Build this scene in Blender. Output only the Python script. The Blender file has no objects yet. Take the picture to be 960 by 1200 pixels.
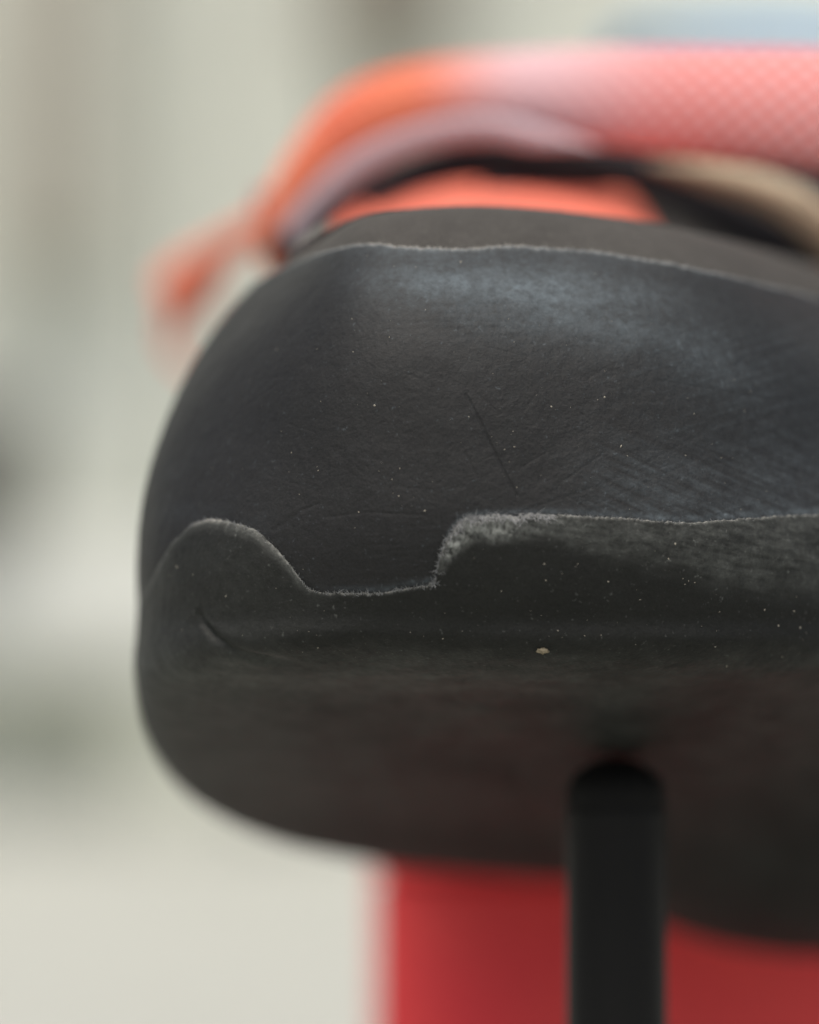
import bpy, math, random
import numpy as np
from mathutils import Vector

random.seed(7)
rng = np.random.default_rng(11)
sc = bpy.context.scene
COL = sc.collection

# ------------------------------------------------------------------ camera
S = 0.073e-3            # metres per photo pixel (960 wide) in the plane of focus
D = 0.300               # focus distance
PITCH = math.radians(3.0)
CAM_Z = 0.110
cam_d = bpy.data.cameras.new("camera")
cam = bpy.data.objects.new("camera", cam_d)
COL.objects.link(cam)
cam.location = (0, 0, CAM_Z)
cam.rotation_euler = (math.radians(90) + PITCH, 0, 0)
cam_d.sensor_fit = 'HORIZONTAL'
cam_d.sensor_width = 24.0
cam_d.lens = 24.0 * D / (960 * S)
cam_d.clip_start = 0.01
cam_d.clip_end = 200
cam_d.dof.use_dof = True
cam_d.dof.focus_distance = D + 0.004
cam_d.dof.aperture_fstop = cam_d.lens / 15.0
cam_d.dof.aperture_blades = 0
sc.camera = cam

# ------------------------------------------------------------------ light
SUN_EL, SUN_AZ = math.radians(70), math.radians(-165)     # nearly overhead
world = bpy.data.worlds.new("World")
sc.world = world
world.use_nodes = True
wn = world.node_tree
bg = wn.nodes["Background"]
sky = wn.nodes.new("ShaderNodeTexSky")
sky.sky_type = 'NISHITA'
sky.sun_disc = False
sky.sun_elevation = SUN_EL
sky.sun_rotation = SUN_AZ
sky.air_density = 0.7
sky.dust_density = 6.0
sky.ozone_density = 0.0
wn.links.new(sky.outputs[0], bg.inputs[0])
bg.inputs[1].default_value = 0.10

sun_d = bpy.data.lights.new("sun", 'SUN')
sun_d.energy = 1.5
sun_d.angle = math.radians(70)
sun_d.color = (1.0, 0.99, 0.925)
sun = bpy.data.objects.new("sun", sun_d)
COL.objects.link(sun)
sdir = Vector((math.sin(SUN_AZ) * math.cos(SUN_EL), math.cos(SUN_AZ) * math.cos(SUN_EL), math.sin(SUN_EL)))
sun.rotation_euler = sdir.to_track_quat('Z', 'Y').to_euler()

vs = sc.view_settings
vs.view_transform = 'Standard'
vs.look = 'None'
vs.exposure = 0.70
vs.gamma = 1.0
vs.use_curve_mapping = False
sc.cycles.use_denoising = True


# ------------------------------------------------------------------ helpers
def pix(px, py, d):
    """photo pixel + millimetres behind the focus plane -> world point(s)"""
    px, py, d = np.asarray(px, float), np.asarray(py, float), np.asarray(d, float) * 1e-3
    k = S * (1 + d / D)
    x = (px - 480) * k
    v = -(py - 600) * k
    y = D + d
    c, s = math.cos(PITCH), math.sin(PITCH)
    return np.stack([x, y * c - v * s, CAM_Z + y * s + v * c], -1)


def mat(name, col, rough=0.6, spec=0.5, **kw):
    m = bpy.data.materials.new(name)
    m.use_nodes = True
    b = m.node_tree.nodes["Principled BSDF"]
    b.inputs["Base Color"].default_value = (*col, 1)
    b.inputs["Roughness"].default_value = rough
    b.inputs["Specular IOR Level"].default_value = spec
    for k, v in kw.items():
        b.inputs[k].default_value = v
    return m


class N:
    """small node-graph helper"""
    def __init__(self, m):
        self.t = m.node_tree
        self.b = self.t.nodes["Principled BSDF"]

    def new(self, typ, **kw):
        n = self.t.nodes.new(typ)
        for k, v in kw.items():
            setattr(n, k, v)
        return n

    def link(self, a, b):
        self.t.links.new(a, b)

    def coord(self):
        return self.new("ShaderNodeTexCoord").outputs["Object"]

    def noise(self, scale, detail=4, rough=0.55, vec=None, stretch=None):
        n = self.new("ShaderNodeTexNoise")
        n.inputs["Scale"].default_value = scale
        n.inputs["Detail"].default_value = detail
        n.inputs["Roughness"].default_value = rough
        v = vec if vec is not None else self.coord()
        if stretch:
            mp = self.new("ShaderNodeMapping")
            mp.inputs["Scale"].default_value = stretch
            self.link(v, mp.inputs["Vector"])
            v = mp.outputs[0]
        self.link(v, n.inputs["Vector"])
        return n.outputs["Fac"]

    def ramp(self, fac, stops):
        r = self.new("ShaderNodeValToRGB")
        e = r.color_ramp.elements
        while len(e) < len(stops):
            e.new(0.5)
        for i, (p, c) in enumerate(stops):
            e[i].position = p
            e[i].color = (*c, 1) if len(c) == 3 else c
        self.link(fac, r.inputs[0])
        return r.outputs[0]

    def mix(self, fac, a, b, blend='MIX'):
        n = self.new("ShaderNodeMix", data_type='RGBA', blend_type=blend)
        for i, v in ((0, fac), (6, a), (7, b)):
            if hasattr(v, "is_output"):
                self.link(v, n.inputs[i])
            else:
                n.inputs[i].default_value = v if i == 0 else (*v, 1)
        return n.outputs[2]

    def math(self, op, a, b=0.0):
        n = self.new("ShaderNodeMath", operation=op)
        for i, v in ((0, a), (1, b)):
            if hasattr(v, "is_output"):
                self.link(v, n.inputs[i])
            else:
                n.inputs[i].default_value = v
        return n.outputs[0]

    def attr(self, name):
        n = self.new("ShaderNodeAttribute")
        n.attribute_name = name
        return n.outputs["Fac"]

    def bump(self, h, dist, strength=1.0, normal=None):
        n = self.new("ShaderNodeBump")
        n.inputs["Strength"].default_value = strength
        n.inputs["Distance"].default_value = dist
        self.link(h, n.inputs["Height"])
        if normal is not None:
            self.link(normal, n.inputs["Normal"])
        return n.outputs[0]


def make_mesh(name, V, F, material, parent=None, smooth=True, attrs=None):
    me = bpy.data.meshes.new(name)
    V = np.asarray(V, np.float32)
    F = np.asarray(F, np.int32)
    nf, nv = F.shape
    me.vertices.add(len(V))
    me.vertices.foreach_set("co", V.ravel())
    me.loops.add(nf * nv)
    me.loops.foreach_set("vertex_index", F.ravel())
    me.polygons.add(nf)
    me.polygons.foreach_set("loop_start", np.arange(0, nf * nv, nv, dtype=np.int32))
    me.polygons.foreach_set("use_smooth", np.full(nf, smooth, bool))
    for k, a in (attrs or {}).items():
        at = me.attributes.new(k, 'FLOAT', 'POINT')
        at.data.foreach_set("value", np.asarray(a, np.float32).ravel())
    me.update(calc_edges=True)
    me.validate()
    me.materials.append(material)
    o = bpy.data.objects.new(name, me)
    COL.objects.link(o)
    if parent is not None:
        o.parent = parent
        o.matrix_parent_inverse = parent.matrix_basis.inverted()
    return o


def grid_faces(nu, nv, wrap=False):
    """vertex index = u*nv + v"""
    u = np.arange(nu if wrap else nu - 1)
    v = np.arange(nv - 1)
    U, Vv = np.meshgrid(u, v, indexing='ij')
    U2 = (U + 1) % nu
    return np.stack([U * nv + Vv, U2 * nv + Vv, U2 * nv + Vv + 1, U * nv + Vv + 1], -1).reshape(-1, 4)


def grid_normals(P, wrap=False):
    if wrap:
        du = np.roll(P, -1, 0) - np.roll(P, 1, 0)
    else:
        du = np.gradient(P, axis=0)
    dv = np.gradient(P, axis=1)
    n = np.cross(du, dv)
    l = np.linalg.norm(n, axis=-1, keepdims=True)
    return n / np.maximum(l, 1e-15)


def tag(o, label=None, cat=None, group=None, kind=None):
    for k, v in (("label", label), ("category", cat), ("group", group), ("kind", kind)):
        if v:
            o[k] = v
    return o


def empty(name, loc=(0, 0, 0)):
    o = bpy.data.objects.new(name, None)
    o.empty_display_size = 0.02
    COL.objects.link(o)
    o.location = loc
    return o


# numpy value noise -------------------------------------------------
_T = rng.random(4096).astype(np.float32)


def vnoise(p):
    p = np.asarray(p, np.float64)
    i = np.floor(p).astype(np.int64)
    f = p - i
    f = f * f * (3 - 2 * f)
    out = np.zeros(p.shape[:-1])
    for dx in (0, 1):
        for dy in (0, 1):
            for dz in (0, 1):
                h = ((i[..., 0] + dx) * 73856093) ^ ((i[..., 1] + dy) * 19349663) ^ ((i[..., 2] + dz) * 83492791)
                h = (h ^ (h >> 13)) * 1274126177
                val = _T[(h ^ (h >> 16)) & 4095]
                w = (f[..., 0] if dx else 1 - f[..., 0]) * (f[..., 1] if dy else 1 - f[..., 1]) * (f[..., 2] if dz else 1 - f[..., 2])
                out += w * val
    return out * 2 - 1


_q, _ = np.linalg.qr(np.array([[0.62, 0.41, 0.33], [-0.37, 0.71, 0.29], [0.21, -0.44, 0.80]]))
_ROT = _q


def fbm(p, octs=4, gain=0.5):
    s, a, t = 0, 1.0, 0.0
    for o in range(octs):
        p = p @ _ROT
        s = s + a * vnoise(p * (2 ** o) + 17.3 * o)
        t += a
        a *= gain
    return s / t


def fbs(u, v, z, octs=4, gain=0.6):
    s, a, t = 0, 1.0, 0.0
    for o in range(octs):
        k = 2 ** o
        s = s + a * vnoise(np.stack([u * k + 0.06 * v * k + 5.1 * o, v * k - 0.1 * u * k, 0 * u + z + 3.7 * o], -1))
        t += a
        a *= gain
    return s / t


def sstep(a, b, x):
    t = np.clip((x - a) / (b - a), 0, 1)
    return t * t * (3 - 2 * t)


# spline bases --------------------------------------------------------
def natural_basis(n, t):
    A = np.zeros((n, n)); B = np.zeros((n, n))
    A[0, 0] = A[-1, -1] = 1
    for i in range(1, n - 1):
        A[i, i - 1], A[i, i], A[i, i + 1] = 1, 4, 1
        B[i, i - 1], B[i, i], B[i, i + 1] = 6, -12, 6
    return _basis(np.linalg.solve(A, B), n, t, False)


def periodic_basis(n, t):
    A = np.zeros((n, n)); B = np.zeros((n, n))
    for i in range(n):
        A[i, (i - 1) % n] += 1; A[i, i] += 4; A[i, (i + 1) % n] += 1
        B[i, (i - 1) % n] += 6; B[i, i] += -12; B[i, (i + 1) % n] += 6
    return _basis(np.linalg.solve(A, B), n, t, True)


def _basis(M, n, t, per):
    t = np.asarray(t, float).ravel()
    if per:
        t = np.mod(t, n)
        i = np.minimum(np.floor(t).astype(int), n - 1)
        j = (i + 1) % n
    else:
        i = np.clip(np.floor(t).astype(int), 0, n - 2)
        j = i + 1
    f = t - i
    g = 1 - f
    W = np.zeros((len(t), n))
    r = np.arange(len(t))
    W[r, i] += g
    W[r, j] += f
    W += M[i] * ((g ** 3 - g) / 6)[:, None] + M[j] * ((f ** 3 - f) / 6)[:, None]
    return W


def polyline(pts, x):
    """smooth (pchip-like) interpolation of y over x"""
    p = np.array(pts, float)
    X, Y = p[:, 0], p[:, 1]
    h = np.diff(X); dl = np.diff(Y) / h
    m = np.zeros(len(X))
    m[0], m[-1] = dl[0], dl[-1]
    for k in range(1, len(X) - 1):
        if dl[k - 1] * dl[k] > 0:
            w1, w2 = 2 * h[k] + h[k - 1], h[k] + 2 * h[k - 1]
            m[k] = (w1 + w2) / (w1 / dl[k - 1] + w2 / dl[k])
    x = np.clip(x, X[0], X[-1])
    i = np.clip(np.searchsorted(X, x) - 1, 0, len(X) - 2)
    t = (x - X[i]) / h[i]
    return ((2 * t ** 3 - 3 * t ** 2 + 1) * Y[i] + (t ** 3 - 2 * t ** 2 + t) * h[i] * m[i]
            + (-2 * t ** 3 + 3 * t ** 2) * Y[i + 1] + (t ** 3 - t ** 2) * h[i] * m[i + 1])


# ------------------------------------------------------------------ setting
def box(name, x0, x1, y0, y1, z0, z1, material, parent=None, bevel=0.0, seg=3):
    V = [(x, y, z) for x in (x0, x1) for y in (y0, y1) for z in (z0, z1)]
    F = [(0, 1, 3, 2), (4, 6, 7, 5), (0, 4, 5, 1), (2, 3, 7, 6), (0, 2, 6, 4), (1, 5, 7, 3)]
    o = make_mesh(name, V, F, material, parent, smooth=bevel > 0)
    if bevel:
        md = o.modifiers.new("bevel", 'BEVEL')
        md.width = bevel
        md.segments = seg
    return o


def concrete(name, col, col2, scale=3.0):
    m = mat(name, col, 0.85, 0.3)
    n = N(m)
    f = n.noise(scale, 6, 0.6)
    g = n.noise(scale * 14, 4, 0.6)
    c = n.ramp(f, [(0.3, col), (0.72, col2)])
    c = n.mix(0.25, c, n.ramp(g, [(0.35, tuple(v * 0.75 for v in col)), (0.65, tuple(min(1, v * 1.15) for v in col2))]))
    n.link(c, n.b.inputs["Base Color"])
    n.link(n.bump(g, 0.002, 0.4), n.b.inputs["Normal"])
    return m


M_ground = concrete("pale_paving", (0.315, 0.325, 0.295), (0.375, 0.385, 0.35), 5)
M_wall = concrete("pale_render", (0.64, 0.665, 0.585), (0.72, 0.745, 0.67), 2.2)
M_pillar = concrete("grey_brown_stone", (0.20, 0.18, 0.145), (0.27, 0.245, 0.20), 4)
M_pillar2 = concrete("grey_stone", (0.36, 0.345, 0.29), (0.44, 0.425, 0.36), 4)
M_ledge = concrete("white_stone", (0.64, 0.66, 0.61), (0.72, 0.74, 0.69), 4)
M_plinth = concrete("green_grey_stone", (0.56, 0.585, 0.49), (0.64, 0.66, 0.57), 4)
M_dark = concrete("dark_grey_stone", (0.07, 0.07, 0.06), (0.11, 0.11, 0.09), 4)

ground = make_mesh("ground", [(-60, -20, 0), (60, -20, 0), (60, 100, 0), (-60, 100, 0)], [(0, 1, 2, 3)], M_ground, smooth=False)
tag(ground, kind='structure')

WY = 3.3


def at_wall(px, py, y):
    """x, z of a photo pixel on the vertical plane at distance y"""
    u = (px - 480) * S / D
    v = -(py - 600) * S / D
    c, s = math.cos(PITCH), math.sin(PITCH)
    k = y / (c - v * s)
    return u * k, CAM_Z + k * (s + v * c)


wall = empty("wall", (0, WY + 0.2, 0))
tag(wall, "pale rendered wall filling the blurred background behind the shoe", "wall")
xs = [-3.2, -1.75, at_wall(250, 0, WY)[0] - 0.02, 0.52, 1.9, 3.2]
for a, b in zip(xs[:-1], xs[1:]):
    box("panel", a + 0.004, b - 0.004, WY, WY + 0.3, 0, 2.9, M_wall, wall, 0.004)
box("base_course", -3.2, 3.2, WY - 0.05, WY - 0.002, 0, at_wall(0, 805, WY)[1], M_plinth, wall, 0.006)


def post(px0, px1, py0, py1, y, dep, m, label, cat="pillar", name="stone_pillar", base=True):
    x0, z1 = at_wall(px0, py0, y)
    x1, z0 = at_wall(px1, py1, y)
    if base:
        z0 = 0
    root = empty(name, ((x0 + x1) / 2, y + dep / 2, z0))
    tag(root, label, cat)
    box("shaft", x0, x1, y, y + dep, z0 + 0.001, z1, m, root, 0.006)
    return root, x0, x1, z0, z1


# blurred darker shapes at the left and above the strap
r, x0, x1, z0, z1 = post(-10, 112, -420, 300, WY - 0.10, 0.09, M_pillar2, "blurred grey box on the wall at the upper left", "box", "wall_box", base=False)
box("cap", x0 - 0.01, x1 + 0.01, WY - 0.115, WY - 0.008, z1 + 0.0005, z1 + 0.02, M_pillar2, r, 0.004)
r, x0, x1, z0, z1 = post(385, 520, -420, 48, WY - 0.14, 0.13, M_pillar, "blurred dark brown box on the wall above the strap", "box", "wall_box", base=False)
box("cap", x0 - 0.01, x1 + 0.01, WY - 0.155, WY - 0.008, z1 + 0.0005, z1 + 0.02, M_pillar, r, 0.004)
# ledge with a dark pot on it, far left
lx0, lz1 = at_wall(-900, 640, WY - 0.15)
lx1, _ = at_wall(330, 640, WY - 0.15)
r = empty("stone_bench", ((lx0 + lx1) / 2, WY - 0.15, 0))
tag(r, "blurred white stone bench against the wall at the left", "bench")
zs = at_wall(0, 775, WY - 0.15)[1]
box("seat", lx0, lx1, WY - 0.15, WY - 0.055, zs, lz1, M_ledge, r, 0.006)
for xx in (lx0 + 0.1, (lx0 + lx1) / 2 - 0.05, lx1 - 0.14):
    box("support", xx, xx + 0.1, WY - 0.13, WY - 0.07, 0.001, zs - 0.001, M_plinth, r, 0.004)
px0, pz1 = at_wall(-160, 470, WY - 0.2)
px1, _ = at_wall(28, 470, WY - 0.2)


def lathe(name, prof, cx, cy, material, parent=None, n=48):
    V, F = [], []
    m = len(prof)
    for i in range(n):
        t = 2 * math.pi * i / n
        for (rr, z) in prof:
            V.append((cx + rr * math.cos(t), cy + rr * math.sin(t), z))
    F = grid_faces(n, m, True)
    return make_mesh(name, V, F, material, parent)


pr = (px1 - px0) / 2
pcx = (px0 + px1) / 2
pot = empty("plant_pot", (pcx, WY - 0.15, lz1))
tag(pot, "blurred dark grey pot on the white bench at the left edge", "pot")
pr_ = min(pr, 0.085)
lathe("pot_body", [(0.0001, lz1 + 0.001), (pr_ * 0.8, lz1 + 0.001), (pr_ * 0.95, lz1 + (pz1 - lz1) * 0.5), (pr_, pz1 - 0.015), (pr_ * 0.9, pz1 - 0.015), (pr_ * 0.86, pz1 - 0.05), (0.0001, pz1 - 0.05)], px1 - pr_, WY - 0.15, M_dark, pot)
lathe("rim", [(pr_ * 0.97, pz1 - 0.02), (pr_ * 1.06, pz1 - 0.018), (pr_ * 1.06, pz1), (pr_ * 0.92, pz1), (pr_ * 0.9, pz1 - 0.02), (pr_ * 0.97, pz1 - 0.02)], px1 - pr_, WY - 0.15, M_dark, pot)

# ------------------------------------------------------------------ red block under the shoe
M_red = mat("red_paint", (0.42, 0.035, 0.035), 0.5, 0.4)
n = N(M_red)
f = n.noise(55, 4, 0.6)
n.link(n.ramp(f, [(0.35, (0.88, 0.068, 0.066)), (0.68, (0.76, 0.036, 0.05))]), n.b.inputs["Base Color"])
n.link(n.bump(n.noise(900, 3), 0.0003, 0.3), n.b.inputs["Normal"])
bd = 145
p0 = pix(440, 987, bd)
p1 = pix(1240, 987, bd)
BLK_TOP = float(p0[2])
block = empty("display_block", ((p0[0] + p1[0]) / 2, p0[1] + 0.06, 0))
tag(block, "red display block standing behind the black rod under the shoe", "block")
box("body", p0[0], p1[0], p0[1], p0[1] + 0.13, 0.008, BLK_TOP - 0.0045, M_red, block, 0.0015)
box("top_board", p0[0] - 0.0006, p1[0] + 0.0006, p0[1] - 0.0006, p0[1] + 0.1306, BLK_TOP - 0.004, BLK_TOP, M_red, block, 0.001)
box("plinth", p0[0] + 0.004, p1[0] - 0.004, p0[1] + 0.004, p0[1] + 0.126, 0.0005, 0.0075, M_dark, block, 0.001)

# ------------------------------------------------------------------ the shoe: control net (photo px, py, mm depth)
# columns 0..13 run round the outline: front, right side, heel, left side
ROWS = [
    # 0 sole spine (left and right columns coincide)
    [(605, 895, 47), (600, 880, 42), (605, 895, 47), (620, 930, 58), (650, 975, 75), (690, 1030, 95), (700, 985, 140), (715, 960, 200),
     (718, 957, 222), (715, 960, 200), (700, 985, 140), (690, 1030, 95), (650, 975, 75), (620, 930, 58)],
    # 1 sole, half way out
    [(470, 848, 28), (600, 838, 25), (740, 850, 29), (850, 890, 42), (900, 980, 62), (905, 1112, 90), (850, 992, 145), (820, 965, 204),
     (719, 957, 232), (630, 962, 204), (570, 980, 138), (425, 1003, 90), (300, 945, 62), (345, 875, 36)],
    # 2 sole bottom edge
    [(400, 768, 7), (600, 770, 5), (800, 772, 7), (985, 782, 17), (1130, 850, 40), (1190, 1060, 85), (1025, 985, 150), (935, 950, 205),
     (720, 940, 239), (540, 948, 205), (445, 955, 136), (258, 938, 80), (176, 848, 37), (222, 792, 15)],
    # 3 sole edge, side
    [(400, 722, 3.6), (600, 722, 1.8), (800, 724, 3.8), (992, 728, 13), (1150, 770, 36), (1215, 880, 85), (1060, 880, 150), (965, 850, 205),
     (720, 830, 246), (525, 850, 205), (415, 870, 135), (240, 830, 76), (165, 752, 36), (211, 730, 13)],
    # 4
    [(400, 640, 2.2), (600, 640, 0.4), (800, 640, 3.0), (995, 645, 13), (1165, 670, 36), (1230, 740, 85), (1090, 740, 150), (975, 700, 205),
     (720, 670, 252), (518, 700, 205), (398, 745, 135), (243, 700, 74), (164, 655, 35), (206, 645, 13)],
    # 5
    [(400, 530, 3.2), (600, 530, 1.6), (800, 532, 5.6), (985, 540, 17), (1150, 565, 40), (1220, 620, 88), (1095, 600, 150), (975, 560, 205),
     (720, 540, 250), (523, 560, 205), (412, 590, 135), (268, 560, 74), (181, 540, 37), (222, 534, 16)],
    # 6
    [(405, 400, 5.8), (590, 400, 4.6), (790, 408, 9), (960, 425, 21), (1100, 450, 48), (1170, 490, 92), (1070, 470, 150), (965, 430, 205),
     (720, 410, 245), (540, 430, 205), (440, 440, 135), (318, 430, 75), (236, 415, 42), (276, 404, 20)],
    # 7 edge of the rubber
    [(425, 285, 12.5), (570, 290, 11.5), (760, 300, 15.5), (920, 338, 28), (1040, 370, 56), (1100, 390, 95), (1030, 370, 150), (950, 320, 205),
     (720, 290, 240), (550, 320, 205), (470, 330, 135), (390, 325, 80), (315, 320, 50), (352, 299, 27)],
    # 8 horizon of the toe
    [(450, 242, 22), (560, 234, 22), (720, 248, 26), (860, 276, 38), (960, 306, 62), (1020, 320, 98), (985, 290, 150), (930, 240, 205),
     (720, 200, 238), (560, 240, 205), (500, 270, 138), (440, 275, 88), (380, 284, 61), (402, 258, 37)],
    # 9 dip behind it
    [(470, 258, 33), (560, 251, 33), (690, 264, 38), (800, 290, 54), (880, 300, 72), (950, 300, 103), (950, 262, 150), (910, 215, 205),
     (720, 170, 236), (580, 215, 205), (515, 245, 140), (455, 262, 96), (400, 282, 74), (425, 268, 54)],
    # 10 vamp
    [(500, 220, 62), (580, 216, 62), (670, 222, 64), (750, 236, 72), (810, 246, 88), (880, 230, 110), (910, 200, 150), (890, 150, 200),
     (720, 110, 228), (600, 150, 200), (525, 200, 144), (470, 218, 108), (400, 256, 86), (432, 236, 70)],
    # 11 collar
    [(590, 226, 101), (620, 225, 98), (660, 226, 101), (700, 222, 108), (735, 205, 120), (765, 166, 140), (790, 142, 165), (790, 104, 195),
     (715, 85, 222), (620, 104, 195), (575, 142, 165), (565, 175, 140), (565, 205, 118), (575, 222, 106)],
    # 12 lining, inside
    [(600, 330, 112), (620, 330, 108), (655, 330, 112), (690, 330, 118), (715, 320, 130), (740, 310, 146), (765, 300, 165), (770, 290, 190),
     (715, 280, 212), (640, 290, 190), (600, 300, 165), (590, 310, 146), (590, 320, 130), (592, 330, 118)],
]
C = np.array(ROWS, float).transpose(1, 0, 2)          # columns, rows, xyz
NA, NW = C.shape[:2]


def shoe_eval(a, w):
    sh = np.shape(a)
    A = periodic_basis(NA, a)
    W = natural_basis(NW, w)
    G = (A @ C.reshape(NA, -1)).reshape(-1, NW, 3)
    return np.einsum('nr,nrc->nc', W, G).reshape(*sh, 3)


# sampling round the outline, dense where the camera sees the toe
knots = [(8, 11, 24), (11, 12, 40), (12, 13, 110), (13, 14, 160), (14, 15, 190), (15, 16, 190), (16, 17.2, 170), (17.2, 19, 40), (19, 22, 24)]
A_S = np.concatenate([np.linspace(a, b, k, endpoint=False) for a, b, k in knots])
NAS = len(A_S)
EDGE_SOLE = [(150, 715), (172, 690), (186, 662), (208, 632), (230, 614), (248, 608), (272, 612), (300, 621), (322, 641), (345, 668), (365, 691),
             (385, 695), (440, 695), (480, 689), (510, 682), (514, 662), (520, 640), (530, 621), (546, 609), (575, 604), (640, 603), (720, 606), (800, 612), (850, 609), (960, 603), (1100, 606)]
EDGE_RAND = [(200, 400), (262, 356), (300, 330), (340, 309), (380, 293), (415, 285), (440, 284), (470, 288), (520, 290), (550, 291), (590, 287), (640, 288), (700, 292), (760, 301),
             (820, 315), (880, 328), (960, 347), (1060, 378)]


def solve_edge(line, wlo, whi, wdef):
    ww = np.linspace(wlo, whi, 500)
    out = np.full(NAS, np.nan)
    for s in range(0, NAS, 100):
        a = A_S[s:s + 100]
        AA, WW = np.meshgrid(a, ww, indexing='ij')
        Q = shoe_eval(AA, WW)
        g = polyline(line, Q[..., 0].ravel()).reshape(AA.shape) - Q[..., 1]     # >0 once above the line
        hit = g > 0
        idx = np.argmax(hit, 1)
        ok = hit.any(1) & (a > 12.0) & (a < 17.3)
        i0 = np.maximum(idx - 1, 0)
        r = np.arange(len(a))
        den = g[r, idx] - g[r, i0]
        f = np.where(np.abs(den) > 1e-9, -g[r, i0] / np.where(np.abs(den) < 1e-9, 1, den), 0)
        val = ww[i0] + np.clip(f, 0, 1) * (ww[1] - ww[0])
        out[s:s + 100] = np.where(ok, val, np.nan)
    good = np.where(~np.isnan(out))[0]
    lo, hi = good[0], good[-1]
    for i in range(NAS):
        if i < lo:
            t = sstep(0, 1.2, A_S[lo] - A_S[i])
            out[i] = out[lo] * (1 - t) + wdef * t
        elif i > hi:
            t = sstep(0, 1.2, A_S[i] - A_S[hi])
            out[i] = out[hi] * (1 - t) + wdef * t
        elif np.isnan(out[i]):
            out[i] = np.interp(i, good, out[good])
    return out


W_SOLE = solve_edge(EDGE_SOLE, 2.2, 5.6, 4.2)
W_RAND = solve_edge(EDGE_RAND, 5.9, 8.6, 7.0)
# ragged cut edges
jit = fbs(np.arange(NAS) * 0.33, np.zeros(NAS) + 0, 0, 4, 0.7)
jit2 = fbs(np.arange(NAS) * 0.28, np.zeros(NAS) + 9, 0, 4, 0.7)
fine = (A_S > 12) & (A_S < 17.2)
ex_ = shoe_eval(A_S, W_SOLE)[:, 0]
W_SOLE_J = W_SOLE + jit * (0.026 + 0.05 * (ex_ > 500) * sstep(680, 560, ex_)) * fine
W_RAND_J = W_RAND + jit2 * 0.022 * fine
W_PATCH = np.interp(A_S, [8, 10.5, 12, 13, 14, 15, 16, 16.4, 16.8, 17.15, 17.5, 19, 22], [8.2, 8.2, 8.3, 8.7, 8.9, 8.9, 8.9, 8.95, 9.1, 9.4, 10.9, 8.8, 8.2])


def surf(w0, w1, q):
    """grid from per-column limits w0,w1 and row fractions q"""
    Wg = w0[:, None] + (w1 - w0)[:, None] * q[None, :]
    Ag = np.repeat(A_S[:, None], len(q), 1)
    Q = shoe_eval(Ag, Wg)
    P = pix(Q[..., 0], Q[..., 1], Q[..., 2])
    nrm = -grid_normals(P, True)
    # make the normals point out of the shoe
    c = pix(640, 700, 60)
    out = np.sign(((P - c) * nrm).sum(-1))
    if out[NAS // 2].mean() < 0:
        nrm = -nrm
    return Q, P, nrm


def seg_dist(x, y, pts):
    best = np.full(x.shape, 1e9)
    for (x0, y0), (x1, y1) in zip(pts[:-1], pts[1:]):
        dx, dy = x1 - x0, y1 - y0
        t = np.clip(((x - x0) * dx + (y - y0) * dy) / (dx * dx + dy * dy), 0, 1)
        best = np.minimum(best, np.hypot(x - x0 - t * dx, y - y0 - t * dy))
    return best


def arc_from_end(P, first=False):
    d = np.linalg.norm(np.diff(P, axis=1), axis=-1)
    if first:
        return np.concatenate([np.zeros((len(P), 1)), np.cumsum(d, 1)], 1)
    r = np.cumsum(d[:, ::-1], 1)[:, ::-1]
    return np.concatenate([r, np.zeros((len(P), 1))], 1)


MM = 1e-3

# ---- rubber materials: the mix attribute holds chalk, abrasion, painted sky sheen and painted darkening
def rubber(name, base, base2, dust_and_light_col, rough=0.6, grain=2600, gstr=0.48, spec=0.22):
    m = mat(name, base, rough, spec)
    n = N(m)
    big = n.noise(60, 5, 0.6)
    col = n.ramp(big, [(0.32, base), (0.7, base2)])
    fine_n = n.noise(grain, 3, 0.7)
    speck = n.noise(grain * 0.9, 2, 0.5)
    sp = n.ramp(speck, [(0.66, (0, 0, 0)), (0.80, (1, 1, 1))])
    col = n.mix(n.math('MULTIPLY', sp, 0.22), col, dust_and_light_col)
    mot = n.ramp(n.noise(grain * 1.7, 3, 0.8), [(0.3, (0.55, 0.55, 0.55)), (0.7, (1.5, 1.5, 1.5))])
    col = n.mix(0.8, col, mot, 'MULTIPLY')
    d = n.attr("dust_and_light")
    brk = n.ramp(n.noise(grain * 0.45, 5, 0.75), [(0.30, (0.35, 0.35, 0.35)), (0.70, (1.35, 1.35, 1.35))])
    dd = n.math('MINIMUM', n.math('MULTIPLY', d, brk), 1.0)
    col = n.mix(dd, col, dust_and_light_col)
    rim = n.math('MINIMUM', n.math('MULTIPLY', n.attr("rim"), brk), 1.0)
    col = n.mix(rim, col, (0.40, 0.385, 0.345))
    n.link(col, n.b.inputs["Base Color"])
    rg = n.math('ADD', n.math('MULTIPLY', dd, 0.3), n.math('ADD', rough - 0.08, n.math('MULTIPLY', n.noise(400, 4), 0.16)))
    n.link(rg, n.b.inputs["Roughness"])
    b1 = n.bump(fine_n, 0.00012, gstr)
    b2 = n.bump(n.noise(grain * 0.3, 3, 0.6), 0.00035, gstr * 0.6, b1)
    n.link(b2, n.b.inputs["Normal"])
    return m


M_rand = rubber("toe_rubber", (0.0105, 0.0107, 0.0104), (0.0155, 0.0156, 0.0152), (0.150, 0.185, 0.205))  # bluish mix colour also carries the painted sky sheen
M_sole = rubber("sole_rubber", (0.0078, 0.0086, 0.0074), (0.0115, 0.0125, 0.0108), (0.242, 0.256, 0.236), rough=0.62)
M_patch = rubber("toe_patch_suede", (0.040, 0.038, 0.034), (0.052, 0.049, 0.044), (0.30, 0.29, 0.26), rough=0.85)

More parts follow.
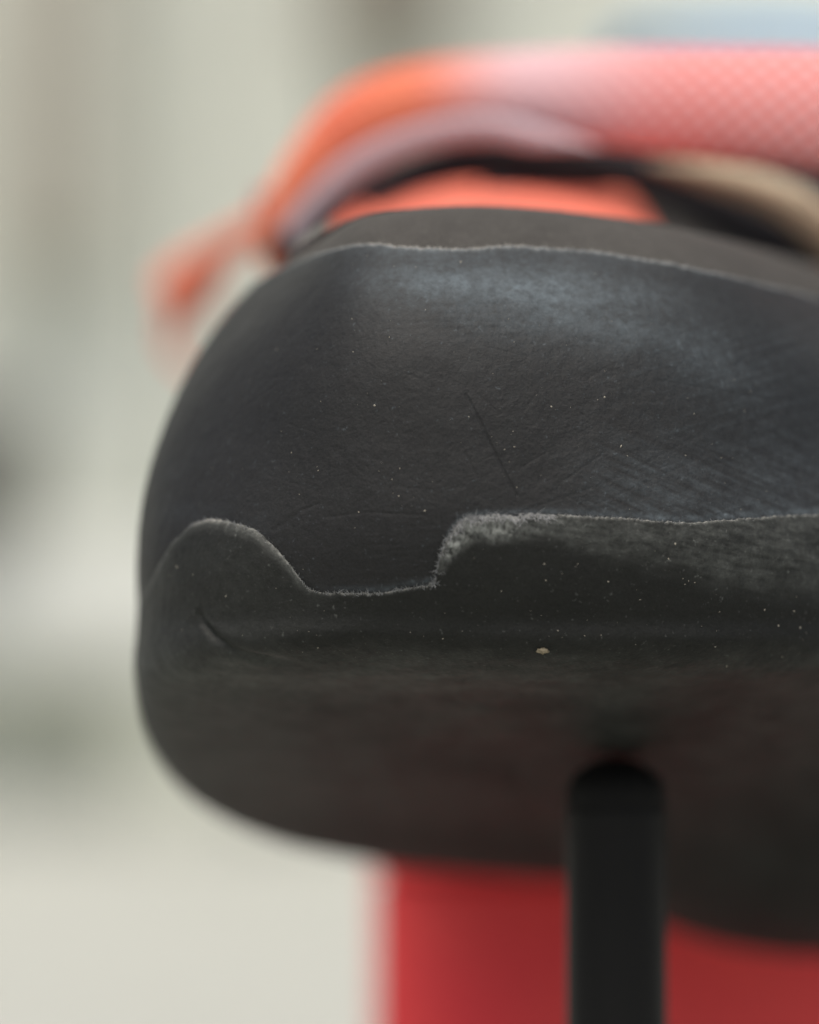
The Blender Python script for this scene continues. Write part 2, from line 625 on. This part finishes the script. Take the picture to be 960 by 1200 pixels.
shoe = empty("climbing_shoe", tuple(pix(640, 800, 80)))
shoe.location.z = 0.11 - 0.03
tag(shoe, "worn black rubber toe of an orange climbing shoe held up on a rod", "shoe")
bpy.context.view_layer.update()

# ---- sole
q = np.concatenate([np.linspace(0, 0.42, 70, endpoint=False), np.linspace(0.42, 0.92, 210, endpoint=False), np.linspace(0.92, 1, 40)])
Q, P, NR = surf(np.zeros(NAS), W_SOLE_J, q)
x, y = Q[..., 0], Q[..., 1]
dist = arc_from_end(P) / MM
lip = 0.55
vis = (sstep(11.3, 12.1, A_S) * sstep(19.2, 17.0, A_S))[:, None]
thin = sstep(172, 225, x) * 0.9 * vis + 0.1
thin *= 0.35 + 0.65 * np.clip(sstep(350, 300, x) + sstep(500, 530, x), 0, 1)
thin = 1 - (1 - thin) * np.exp(-(dist / 4.0) ** 2)
rr = np.where(x < 400, 0.75, 0.4)
off = lip * thin * np.sqrt(np.clip(1 - (1 - np.clip(dist / rr, 0, 1)) ** 2, 0, 1)) - 0.03
# lobe of rubber folded round the corner of the toe
off += 0.5 * np.exp(-(((x - 262) / 60) ** 2 + ((y - 682) / 55) ** 2)) * vis * sstep(0, 1.2, dist)
# the flat of the sole is slightly proud of its side: soft lip along the lower edge, hollow above it
off += 0.30 * np.exp(-((y - 782) / 16) ** 2) * vis * sstep(300, 420, x)
off -= 0.55 * np.exp(-((y - 742 - 6 * np.sin(x / 140)) / 22) ** 2) * vis * sstep(330, 470, x)
# crease in the lobe
cr = seg_dist(x, y, [(241, 714), (245, 731), (256, 746), (274, 757), (298, 764), (322, 768), (350, 770)])
off -= 0.42 * np.exp(-(cr / 4.2) ** 2) * vis * sstep(352, 310, x) * sstep(708, 728, y)
cr2 = seg_dist(x, y, [(246, 728), (266, 740), (292, 750), (322, 757)])
off += 0.08 * np.exp(-(cr2 / 6.0) ** 2) * vis
pm = P / MM
off += 0.16 * fbm(pm * 0.22, 3) + 0.05 * fbm(pm * 1.1, 3) + 0.012 * fbm(pm * 6, 3, 0.7)
bev = np.array([(500, 690), (520, 668), (545, 645), (580, 636), (620, 632), (680, 644), (720, 655), (790, 668), (850, 685), (960, 702), (1060, 715)])
ylow = polyline(bev, x) + 9 * fbs(x / 22, y / 60, 0, 3, 0.5)
ytop = polyline(EDGE_SOLE, x)
zone = sstep(506, 530, x) * sstep(ylow + 7 + 12 * sstep(640, 800, x), ylow - 16 - 14 * sstep(640, 800, x), y) * vis
streak = fbs((x + 0.5 * y) / 30, (y - 0.22 * x) / 5.5, 0, 4, 0.6) + 0.18 * fbm(pm * 1.9 + 3, 3)
fibre = fbm(pm * np.array([4.0, 4.0, 2.6]) + 40, 4, 0.75)
off += zone * (0.035 * streak + 0.05 * fibre * sstep(640, 560, x) + 0.03 * fibre)
off -= zone * 0.10
edge = np.exp(-(dist / 0.16) ** 2) * vis
blotch = fbm(pm * 0.35 + 31, 4)
dust_and_light = zone * np.clip(0.25 + 0.32 * streak + (0.12 + 0.26 * sstep(680, 560, x)) * fibre, 0, 1) * (0.5 + 0.7 * sstep(700, 560, x))
dust_and_light += zone * np.clip(0.3 + 0.9 * fibre, 0, 1) * np.exp(-((y - ylow + 14) / 12) ** 2) * sstep(640, 530, x)
dust_and_light += edge * np.clip(0.28 + 0.75 * fibre, 0, 1) * (0.6 + 0.4 * sstep(505, 530, x))
dust_and_light += np.exp(-(dist / 0.55) ** 2) * np.clip(fibre * 1.1 + 0.05, 0, 1) * 0.55 * vis * sstep(215, 240, x) * sstep(372, 340, x)
dust_and_light += np.exp(-(dist / 0.9) ** 2) * vis * 0.14 * sstep(400, 340, x) * (1 + blotch)
dust_and_light += (0.02 + 0.065 * sstep(-0.4, 0.5, blotch) + 0.03 * fbm(pm * 1.1 + 9, 3)) * sstep(738, 775, y)                                    # dirt on the flat
dust_and_light += 0.085 * np.exp(-((y - 786) / 20) ** 2) * vis * sstep(1000, 600, x) * (1 + 1.2 * fbs(x / 60, y / 9, 2, 3, 0.5))
dust_and_light += 0.05 * sstep(400, 270, x) * sstep(600, 680, y) * vis
dust_and_light = np.clip(dust_and_light * (1 - 0.45 * sstep(45, 80, Q[..., 2])), 0, 1)  # thinned towards the rear: painted darkening that offsets red bounce light
Pn = P + NR * (off * MM)[..., None]
NQ = len(q)
F = grid_faces(NAS, NQ, True)
sole = make_mesh("sole", Pn.reshape(-1, 3), F, M_sole, shoe, attrs={"dust_and_light": dust_and_light, "rim": np.clip(np.exp(-(dist / 0.14) ** 2) * (0.22 + 0.8 * fibre) * (0.45 + 0.55 * sstep(505, 530, x)) + 0.5 * np.exp(-(((x - 246) / 16) ** 2 + (dist / 0.3) ** 2)), 0, 1) * vis})
SOLE_P, SOLE_Q, SOLE_N = Pn, Q, NR

# ---- toe rubber (rand)
q = np.concatenate([np.linspace(0, 0.06, 16, endpoint=False), np.linspace(0.06, 0.93, 270, endpoint=False), np.linspace(0.93, 1, 34)])
Q, P, NR = surf(W_SOLE - 0.12, W_RAND_J, q)
x, y = Q[..., 0], Q[..., 1]
dtop = arc_from_end(P) / MM
pm = P / MM
off = -0.06 + 0.10 * np.exp(-((dtop - 0.4) / 0.3) ** 2) - 0.42 * (1 - np.sqrt(np.clip(1 - (1 - np.clip(dtop / 0.45, 0, 1)) ** 2, 0, 1)))
off += 0.22 * fbm(pm * 0.11 + 5, 2) + 0.04 * fbm(pm * 0.7, 3) * sstep(0.2, 1.0, dtop)
leather = fbm(pm * np.array([4.2, 4.2, 5.5]), 3, 0.6)
gm = 0.35 + 0.65 * np.exp(-(((x - 520) / 190) ** 2 + ((y - 540) / 110) ** 2)) + 0.3 * fbm(pm * 0.25 + 2, 2)
off += 0.018 * gm * np.abs(leather) * vis + 0.007 * fbm(pm * 14, 2) * vis
# wrinkles close above the sole edge
wr = sstep(560, 640, y) * sstep(360, 480, x) * sstep(700, 520, x)
off += wr * 0.03 * fbs(x / 40, y / 4.0 + x / 60, 0, 3, 0.5) * vis
# drag marks on the right: fans of fine lines
dr = sstep(620, 760, x) * sstep(440, 560, y)
hat = fbs((x + 1.6 * y) / 90, (y - 0.45 * x) / 4.5, 0, 3, 0.6)
off += dr * 0.011 * hat * vis
hat2 = fbs(x / 70, (y + 0.28 * x) / 5, 7, 3, 0.6)
off += 0.010 * hat2 * sstep(560, 700, x) * vis
# textile imprint
im = np.exp(-(((x - 555) / 85) ** 2 + ((y - 378) / 26) ** 2))
off += im * 0.010 * (1 + 1.4 * fbs(x / 14, y / 9, 5, 3)) * (np.sin(y / 1.45 + x / 60) + 0.6 * np.sin(x / 1.25)) * vis
# long cuts and scratches
for pts, dep, wd in (([(546, 462), (562, 492), (580, 530), (606, 580)], 0.10, 1.3), ([(560, 560), (545, 530)], 0.04, 1.2),
                     ([(610, 600), (720, 562), (800, 520), (850, 494)], 0.016, 2.0), ([(700, 590), (790, 552), (850, 520)], 0.012, 2.0),
                     ([(770, 445), (830, 455), (890, 466), (950, 470)], 0.025, 1.5), ([(320, 622), (350, 600), (372, 590)], 0.05, 1.6),
                     ([(380, 606), (430, 600), (500, 604)], 0.03, 1.4), ([(600, 430), (640, 470)], 0.03, 1.0), ([(480, 560), (530, 590)], 0.03, 1.0)):
    off -= dep * np.exp(-(seg_dist(x, y, pts) / wd) ** 2) * vis
for _ in range(70):
    sx, sy = rng.uniform(240, 950), rng.uniform(320, 590)
    an, ln = rng.normal(0.15, 0.5), rng.uniform(12, 60)
    pts = [(sx, sy), (sx + ln * math.cos(an), sy + ln * math.sin(an))]
    m = (np.abs(x - sx) < 90) & (np.abs(y - sy) < 90)
    if m.any():
        off[m] -= rng.uniform(0.008, 0.025) * np.exp(-(seg_dist(x[m], y[m], pts) / rng.uniform(0.9, 1.4)) ** 2)
# abrasion and chalk, plus a bluish sky sheen painted over the upper face
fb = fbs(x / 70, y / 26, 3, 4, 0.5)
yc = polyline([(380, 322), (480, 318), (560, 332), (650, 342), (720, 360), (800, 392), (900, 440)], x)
sky_sheen = np.exp(-((y - yc) / 42) ** 2) * sstep(370, 520, x) * sstep(940, 700, x)  # sky reflection painted into the colour along the upper toe
chalk_sheen = sky_sheen * (0.31 + 0.36 * fb)
chalk_sheen += 0.05 * np.exp(-((y - yc) / 90) ** 2) * sstep(330, 500, x)  # wider, fainter skirt of the painted sheen
chalk_sheen += dr * np.clip(0.09 + 0.14 * hat, 0, 1) * sstep(420, 590, y)
chalk_sheen += 0.06 * sstep(-0.1, 0.7, hat2) * sstep(640, 800, x) * sstep(320, 380, y)
chalk_sheen += 0.09 * np.exp(-((x - 250) / 50) ** 2 - ((y - 590) / 60) ** 2) * sstep(-0.2, 0.5, fb)
edn = fbs(x / 9, y / 9, 8, 3, 0.7)
et = np.exp(-(dtop / 0.42) ** 2) * (1.0 + 0.5 * edn)
et += np.exp(-(dtop / 1.3) ** 2) * 0.09 * (1 + edn)
chalk_sheen += np.clip(et, 0, 1)
yso = polyline(EDGE_SOLE, x)
chalk_sheen += np.exp(-((y - yso + 4) / 4) ** 2) * 0.16 * sstep(360, 420, x) * (1 + edn)
chalk_sheen += 0.012
rimv = np.clip(np.exp(-(dtop / 0.42) ** 2) * (0.6 + 0.6 * edn), 0, 1) * vis
chalk_sheen = np.clip(chalk_sheen, 0, 1) * vis
Pn = P + NR * (off * MM)[..., None]
NQ = len(q)
rand = make_mesh("toe_rubber", Pn.reshape(-1, 3), grid_faces(NAS, NQ, True), M_rand, shoe, attrs={"dust_and_light": chalk_sheen, "rim": rimv})
RAND_P, RAND_Q, RAND_N = Pn, Q, NR

# ---- grey toe patch above the rubber
q = np.linspace(0, 1, 70)
Q, P, NR = surf(W_RAND - 0.10, W_PATCH, q)
pm = P / MM
x, y = Q[..., 0], Q[..., 1]
off = -0.50 + 0.05 * fbm(pm * 0.8, 3) + 0.02 * fbm(pm * 5, 3, 0.7)
dend = arc_from_end(P) / MM
off -= 0.5 * (1 - np.sqrt(np.clip(1 - (1 - np.clip(dend / 0.6, 0, 1)) ** 2, 0, 1)))
du = np.clip(0.03 + 0.04 * fbm(pm * 0.5, 3), 0, 1)
make_mesh("toe_patch", (P + NR * (off * MM)[..., None]).reshape(-1, 3), grid_faces(NAS, len(q), True), M_patch, shoe, attrs={"dust_and_light": du})

# ---- orange upper and lining
M_upper = mat("orange_suede", (0.72, 0.155, 0.075), 0.9, 0.2)
n = N(M_upper)
n.link(n.ramp(n.noise(90, 5, 0.6), [(0.3, (0.60, 0.13, 0.085)), (0.7, (0.70, 0.19, 0.125))]), n.b.inputs["Base Color"])
n.link(n.bump(n.noise(1800, 4, 0.7), 0.0003, 0.6), n.b.inputs["Normal"])
M_lining = mat("dark_lining", (0.02, 0.02, 0.023), 0.9, 0.2)
q = np.linspace(0, 1, 50)
Q, P, NR = surf(W_PATCH - 0.12, np.full(NAS, 11.0), q)
off = -1.15 * np.ones(Q.shape[:2])
make_mesh("upper", (P + NR * (off * MM)[..., None]).reshape(-1, 3), grid_faces(NAS, len(q), True), M_upper, shoe)
Q, P, NR = surf(np.full(NAS, 11.0), np.full(NAS, 12.0), np.linspace(0, 1, 16))
make_mesh("lining", P.reshape(-1, 3), grid_faces(NAS, 16, True), M_lining, shoe)


# ---- bands and straps
def band(name, upper, lower, m, parent, thick=1.6, samples=90, nv=10, bulge=1.5, dz=0.0):
    """strap between two edge curves given as (px,py,mm) lists; closed solid with thickness"""
    def curve(pts):
        p = np.array(pts, float)
        t = np.linspace(0, len(p) - 1, samples)
        return natural_basis(len(p), t) @ p
    U, L = curve(upper), curve(lower)
    v = np.linspace(0, 1, nv)
    Qb = U[:, None] * (1 - v)[None, :, None] + L[:, None] * v[None, :, None]
    Pb = pix(Qb[..., 0], Qb[..., 1], Qb[..., 2] + dz)
    nb = grid_normals(Pb)
    if nb[samples // 2, nv // 2, 1] > 0:
        nb = -nb
    Pb = Pb + nb * (bulge * MM * np.sin(np.pi * v) ** 0.7)[None, :, None]
    Pb2 = Pb - nb * thick * MM
    loop = np.concatenate([Pb, Pb2[:, ::-1]], 1)
    nn = loop.shape[1]
    V = loop.reshape(-1, 3)
    u = np.arange(samples - 1)
    k = np.arange(nn)
    Ug, Kg = np.meshgrid(u, k, indexing='ij')
    K2 = (Kg + 1) % nn
    F = np.stack([Ug * nn + Kg, (Ug + 1) * nn + Kg, (Ug + 1) * nn + K2, Ug * nn + K2], -1).reshape(-1, 4)
    caps = []
    for row in (0, samples - 1):
        for kk in range(nv - 1):
            caps.append((row * nn + kk, row * nn + kk + 1, row * nn + nn - 2 - kk, row * nn + nn - 1 - kk))
    F = np.concatenate([F, np.array(caps)])
    return make_mesh(name, V, F, m, parent)


def weave(name, c1, c2, scale):
    m = mat(name, c1, 0.8, 0.3)
    n = N(m)
    mp = n.new("ShaderNodeMapping")
    mp.inputs["Rotation"].default_value = (0, math.radians(38), 0)
    n.link(n.coord(), mp.inputs["Vector"])
    w1 = n.new("ShaderNodeTexWave", bands_direction='X'); w1.inputs["Scale"].default_value = scale
    w2 = n.new("ShaderNodeTexWave", bands_direction='Z'); w2.inputs["Scale"].default_value = scale
    for w in (w1, w2):
        w.inputs["Distortion"].default_value = 1.6
        w.inputs["Detail"].default_value = 2.5
        w.inputs["Detail Scale"].default_value = 0.25
        n.link(mp.outputs[0], w.inputs["Vector"])
    f = n.math('MULTIPLY', w1.outputs["Fac"], w2.outputs["Fac"])
    patchy = n.noise(45, 3)
    c = n.mix(f, c1, c2)
    c = n.mix(n.math('MULTIPLY', patchy, 0.35), c, c1)
    n.link(c, n.b.inputs["Base Color"])
    n.link(n.bump(f, 0.0004, 0.6), n.b.inputs["Normal"])
    return m


M_strap = weave("orange_pink_webbing", (0.62, 0.19, 0.175), (0.72, 0.52, 0.52), 200)
n = N(M_strap)
webcol = n.b.inputs["Base Color"].links[0].from_socket
org = n.ramp(n.noise(70, 4), [(0.35, (0.66, 0.15, 0.085)), (0.65, (0.76, 0.22, 0.12))])
sx_ = n.new("ShaderNodeSeparateXYZ")
n.link(n.coord(), sx_.inputs[0])
def blend_x(a, b):
    mr = n.new("ShaderNodeMapRange", interpolation_type='SMOOTHSTEP')
    mr.inputs["From Min"].default_value = float(pix(a, 100, 88)[0])
    mr.inputs["From Max"].default_value = float(pix(b, 100, 80)[0])
    n.link(sx_.outputs[0], mr.inputs["Value"])
    return mr.outputs[0]


c_ = n.mix(blend_x(470, 620), org, (0.62, 0.40, 0.42))
n.link(n.mix(blend_x(620, 800), c_, webcol), n.b.inputs["Base Color"])
M_cord = mat("coral_cord", (0.82, 0.24, 0.15), 0.8, 0.25)
M_bind = weave("lilac_grey_binding", (0.42, 0.34, 0.37), (0.62, 0.52, 0.56), 260)
M_blue = mat("pale_blue_tape", (0.36, 0.58, 0.76), 0.8, 0.3)
M_cream = mat("cream_leather", (0.42, 0.35, 0.25), 0.85, 0.3)
n = N(M_cream)
n.link(n.ramp(n.noise(80, 4), [(0.3, (0.36, 0.30, 0.21)), (0.7, (0.48, 0.41, 0.30))]), n.b.inputs["Base Color"])
M_black = mat("mouth_shade_black", (0.012, 0.012, 0.016), 0.7, 0.3)  # flat black that paints the shaded mouth under the strap
M_darkred = mat("dark_red_fabric", (0.30, 0.035, 0.045), 0.85, 0.2)

up = [(420, 350, 138), (345, 330, 110), (316, 262, 102), (334, 190, 100), (385, 118, 98), (460, 80, 94), (560, 64, 86), (680, 56, 76), (800, 55, 66), (920, 56, 60), (1040, 70, 58), (1130, 150, 62), (1165, 300, 76), (1150, 425, 93)]
lo = [(430, 380, 138), (372, 345, 110), (335, 300, 99), (360, 250, 97), (413, 204, 95), (480, 172, 91), (580, 162, 83), (690, 168, 73), (800, 180, 63), (910, 192, 57), (1000, 214, 56), (1070, 290, 62), (1110, 400, 78), (1095, 470, 95)]
strap = band("strap", up, lo, M_strap, shoe, 2.0, bulge=2.5, samples=160)
# black band put in as the shade of the open mouth under the strap
band("mouth_shade", [(318, 275, 96), (390, 225, 95), (470, 186, 94), (560, 164, 92), (680, 156, 88), (800, 166, 84), (900, 184, 82), (1010, 212, 82)],
     [(326, 304, 94), (398, 256, 93), (470, 225, 92), (560, 206, 90), (680, 210, 86), (780, 236, 82), (870, 282, 79), (955, 318, 79)], M_black, shoe, 1.2, bulge=1.0)
up = [(332, 262, 90), (370, 216, 88), (416, 176, 86), (480, 148, 83), (550, 138, 79), (610, 144, 74), (660, 157, 70), (700, 171, 66)]
lo = [(340, 292, 90), (382, 242, 88), (430, 202, 86), (500, 175, 83), (570, 166, 79), (620, 174, 74), (660, 174, 70), (700, 174, 66)]
band("strap_binding", up, lo, M_bind, strap, 1.0, bulge=0.5)
band("strap_anchor", [(300, 225, 106), (330, 220, 105), (372, 200, 104)], [(312, 292, 106), (336, 298, 104), (376, 255, 102)], M_darkred, strap, 1.5, bulge=1.0)
# cream tongue edge inside the mouth at the right
band("tongue_edge", [(760, 190, 78), (840, 190, 76), (910, 206, 74), (965, 234, 74), (1030, 300, 76)],
     [(760, 196, 78), (835, 226, 76), (900, 252, 74), (955, 296, 74), (1000, 345, 76)], M_cream, shoe, 1.2, bulge=1.5)
# pale blue tape behind the top of the strap
band("blue_tape", [(706, 96, 222), (716, 40, 218), (780, 24, 208), (880, 16, 192), (990, 22, 165), (1075, 60, 125), (1110, 150, 92), (1130, 260, 80)],
     [(722, 100, 222), (742, 62, 216), (795, 56, 206), (880, 52, 190), (980, 56, 163), (1045, 92, 123), (1075, 170, 92), (1095, 270, 80)], M_blue, strap, 1.0, bulge=0.6)


def tube(name, pts, rad, m, parent, ns=120, nr=14, flat=1.0):
    p = np.array(pts, float)
    t = np.linspace(0, len(p) - 1, ns)
    Qc = natural_basis(len(p), t) @ p
    Pc = pix(Qc[:, 0], Qc[:, 1], Qc[:, 2])
    R = np.interp(t, np.arange(len(p)), rad)[:, None] * MM if np.ndim(rad) else np.full((ns, 1), rad * MM)
    T = np.gradient(Pc, axis=0)
    T /= np.linalg.norm(T, axis=1, keepdims=True)
    refv = np.array([0, 1.0, 0])
    B1 = np.cross(T, refv); B1 /= np.linalg.norm(B1, axis=1, keepdims=True)
    B2 = np.cross(T, B1)
    th = np.linspace(0, 2 * np.pi, nr, endpoint=False)
    V = Pc[:, None] + R[:, None] * (B1[:, None] * np.cos(th)[None, :, None] * flat + B2[:, None] * np.sin(th)[None, :, None])
    u = np.arange(ns - 1); k = np.arange(nr)
    Ug, Kg = np.meshgrid(u, k, indexing='ij')
    K2 = (Kg + 1) % nr
    F = np.stack([Ug * nr + Kg, (Ug + 1) * nr + Kg, (Ug + 1) * nr + K2, Ug * nr + K2], -1).reshape(-1, 4)
    return make_mesh(name, V.reshape(-1, 3), F, m, parent)


# loose orange cord loop hanging at the left
tube("pull_cord", [(345, 262, 106), (305, 268, 120), (268, 288, 140), (236, 318, 155), (216, 344, 160), (206, 372, 160), (214, 430, 160), (330, 470, 150), (420, 440, 140)],
     [2.4, 2.0, 1.8, 3.2, 4.4, 1.9, 0.5, 0.5, 0.5], M_cord, strap)

# ---- frayed fibres along the cut edges
def fray(name, Pg, Qg, Ng, sel, count, lmin, lmax, dirsign, m, width=0.03):
    cols = np.where(sel)[0]
    V, F = [], []
    for _ in range(count):
        i = int(rng.choice(cols))
        j = Pg.shape[1] - 1 - int(abs(rng.normal(0, 2.2)))
        j = max(j, Pg.shape[1] - 9)
        p = Pg[i, j]
        tan = Pg[(i + 1) % NAS, j] - Pg[i - 1, j]
        tan = tan / (np.linalg.norm(tan) + 1e-12)
        nrm = Ng[i, j]
        bit = np.cross(tan, nrm)
        if bit[2] < 0:
            bit = -bit
        dr = dirsign * bit + rng.normal(0, 0.75) * tan + nrm * abs(rng.normal(0.35, 0.3))
        dr /= np.linalg.norm(dr)
        ln = rng.uniform(lmin, lmax) * rng.uniform(0.3, 1) * MM
        side = np.cross(dr, nrm); side /= (np.linalg.norm(side) + 1e-9)
        curl = rng.normal(0, 0.3) * tan + 0.2 * nrm
        w = width * MM * rng.uniform(0.6, 1.2)
        b = len(V)
        mid = p + dr * ln * 0.55 + curl * ln * 0.15
        tip = p + dr * ln + curl * ln * 0.5
        V += [p - side * w, p + side * w, mid + side * w * 0.7, mid - side * w * 0.7, tip + side * w * 0.2, tip - side * w * 0.2]
        F += [(b, b + 1, b + 2, b + 3), (b + 3, b + 2, b + 4, b + 5)]
    o = make_mesh(name, V, F, m, shoe, smooth=False)
    tag(o, kind='stuff')
    return o


M_fray = mat("frayed_rubber", (0.215, 0.22, 0.22), 0.9, 0.2)
M_fray2 = mat("frayed_suede", (0.30, 0.29, 0.26), 0.9, 0.2)
xe = SOLE_Q[:, -1, 0]
vis1 = (A_S > 12.2) & (A_S < 17.2)
fray("frayed_sole_edge", SOLE_P, SOLE_Q, SOLE_N, vis1 & (xe > 360) & (xe < 516), 190, 0.2, 0.7, 1, M_fray)
fray("frayed_sole_edge", SOLE_P, SOLE_Q, SOLE_N, vis1 & (xe > 508) & (xe < 650), 900, 0.3, 1.2, -0.6, M_fray)
fray("frayed_sole_edge", SOLE_P, SOLE_Q, SOLE_N, vis1 & (xe > 505) & (xe < 560), 320, 0.2, 0.8, 0.8, M_fray)
fray("frayed_sole_edge", SOLE_P, SOLE_Q, SOLE_N, vis1 & (xe > 225) & (xe < 365), 240, 0.15, 0.5, 0.8, M_fray)
fray("frayed_sole_edge", SOLE_P, SOLE_Q, SOLE_N, vis1 & (xe > 640) & (xe < 990), 230, 0.12, 0.35, 0.6, M_fray)
xr = RAND_Q[:, -1, 0]
fray("frayed_rubber_edge", RAND_P, RAND_Q, RAND_N, vis1 & (xr > 330) & (xr < 990), 700, 0.1, 0.35, 0.5, M_fray2)
fray("frayed_rubber_edge", RAND_P, RAND_Q, RAND_N, vis1 & (xr > 430) & (xr < 620), 420, 0.15, 0.45, 0.7, M_fray2)

# ---- dust specks lying on the rubber
M_speck = mat("pale_dust_speck", (0.30, 0.28, 0.23), 0.9, 0.2)
V, F = [], []


def speck(p, nrm, r):
    b = len(V)
    t1 = np.cross(nrm, [0.3, 0.2, 0.9]); t1 /= np.linalg.norm(t1)
    t2 = np.cross(nrm, t1)
    k = 6
    st, an = rng.uniform(0.2, 1.0), rng.uniform(0, 6.28)
    for i in range(k):
        th = 2 * math.pi * i / k
        rad = r * rng.uniform(0.55, 1.2)
        ca, sa = rad * math.cos(th), rad * math.sin(th) * st
        V.append(p + t1 * (ca * math.cos(an) - sa * math.sin(an)) + t2 * (ca * math.sin(an) + sa * math.cos(an)))
    V.append(p + nrm * r * 0.8)
    for i in range(k):
        F.append((b + i, b + (i + 1) % k, b + k))


def surf_at(Qg, Pg, Ng, px, py):
    dd = (Qg[..., 0] - px) ** 2 + (Qg[..., 1] - py) ** 2 + 1e6 * (~((A_S > 12) & (A_S < 17.5)))[:, None]
    i, j = np.unravel_index(np.argmin(dd), dd.shape)
    return Pg[i, j], Ng[i, j]


for px, py, r in ((728, 523, 2.2), (736, 534, 1.2), (603, 523, 1.3), (591, 527, 1.2), (873, 482, 1.3), (647, 476, 1.4), (709, 465, 1.3), (371, 409, 1.4),
                  (439, 475, 1.4), (372, 552, 1.6), (371, 547, 1.2), (342, 530, 1.0), (412, 373, 1.2), (804, 533, 1.2), (550, 488, 1.0), (540, 307, 1.6)):
    speck(*surf_at(RAND_Q, RAND_P, RAND_N, px, py), r * S)
for px, py, r in ((790, 637, 1.8), (748, 701, 1.8), (712, 680, 1.2), (842, 717, 1.3), (911, 734, 1.6), (838, 756, 1.3), (850, 772, 1.6), (915, 765, 1.5), (588, 691, 1.1),
                  (685, 745, 1.2), (822, 734, 1.1), (927, 716, 1.6), (805, 680, 1.2), (800, 684, 1.0)):
    speck(*surf_at(SOLE_Q, SOLE_P, SOLE_N, px, py), r * S)
c1 = np.where((A_S > 12.7) & (A_S < 17))[0]
for _ in range(140):
    i = int(rng.choice(c1)); j = int(rng.integers(20, RAND_P.shape[1] - 20))
    speck(RAND_P[i, j], RAND_N[i, j], S * min(1.5, rng.exponential(0.35) + 0.35))
for _ in range(80):
    i = int(rng.choice(c1)); j = int(rng.integers(120, SOLE_P.shape[1] - 30))
    speck(SOLE_P[i, j], SOLE_N[i, j], S * min(1.4, rng.exponential(0.35) + 0.35))
o = make_mesh("dust_specks", V, F, M_speck, shoe, smooth=False)
tag(o, kind='stuff')

# ---- grit crumb on the lower edge of the sole
M_crumb = mat("tan_grit", (0.34, 0.29, 0.19), 0.9, 0.2)
n = N(M_crumb)
n.link(n.ramp(n.noise(4000, 3), [(0.3, (0.15, 0.125, 0.08)), (0.7, (0.30, 0.26, 0.18))]), n.b.inputs["Base Color"])
p, nr = surf_at(SOLE_Q, SOLE_P, SOLE_N, 636, 757)
V, F = [], []
nu, nvv = 22, 14
for i in range(nu):
    for j in range(nvv):
        th, ph = 2 * math.pi * i / nu, math.pi * j / (nvv - 1)
        dv = np.array([math.cos(th) * math.sin(ph), math.sin(th) * math.sin(ph), math.cos(ph)])
        rr_ = 1 + 0.6 * float(vnoise(dv * 1.9 + 3.1)) + 0.3 * float(vnoise(dv * 4.3))
        V.append(p + nr * 0.16 * MM + dv * rr_ * np.array([0.52, 0.26, 0.26]) * MM)
make_mesh_obj = make_mesh("grit_crumb", V, grid_faces(nu, nvv, True), M_crumb)
tag(make_mesh_obj, "tan grit crumb stuck to the lower edge of the black sole", "crumb")

# ------------------------------------------------------------------ rod stand
M_rod = mat("black_rod", (0.0080, 0.0079, 0.0073), 0.48, 0.17)
n = N(M_rod)
n.link(n.bump(n.noise(900, 3), 0.0002, 0.25), n.b.inputs["Normal"])
M_cap = mat("black_rubber_cap", (0.007, 0.007, 0.0065), 0.75, 0.2)
rd = 37
pc = pix(722, 930, rd)
rcx, rcy = float(pc[0]), float(pc[1])
rrad = 60 * S * (1 + rd * 1e-3 / D)
# height of the sole straight above the rod
dd = (SOLE_P[..., 0] - rcx) ** 2 + (SOLE_P[..., 1] - rcy) ** 2 + 1e3 * (SOLE_P[..., 2] > CAM_Z + 0.02)
i, j = np.unravel_index(np.argmin(dd), dd.shape)
near = dd < ((0.4 * rrad) ** 2)
ztop = float(SOLE_P[..., 2][near].min()) - 0.0002
stand = empty("display_stand", (rcx, rcy, 0))
tag(stand, "black upright rod holding up the toe of the shoe", "stand")
zc = ztop - 0.0046
lathe("rod", [(0.00005, 0.006), (rrad * 0.98, 0.006), (rrad * 0.98, 0.0063), (rrad * 0.98, zc - 0.0006), (rrad * 0.98, zc - 0.0001), (rrad * 0.95, zc), (0.00005, zc)], rcx, rcy, M_rod, stand, 64)
dome = [(rrad * 0.975 * math.cos(t), zc + 0.0012 + (ztop - zc - 0.0012) * math.sin(t)) for t in np.linspace(0, math.pi / 2 - 0.01, 12)]
lathe("rod_cap", [(0.00005, zc - 0.0004), (rrad * 0.9, zc - 0.0004), (rrad * 0.975, zc - 0.0002), (rrad * 0.975, zc + 0.0003)] + dome, rcx, rcy, M_cap, stand, 64)
lathe("base_plate", [(0.00005, 0.0005), (0.040, 0.0005), (0.042, 0.002), (0.042, 0.0045), (0.040, 0.006), (0.00005, 0.006)], rcx, rcy, M_rod, stand, 96)
print("ROD", ztop, pc, "tris approx")
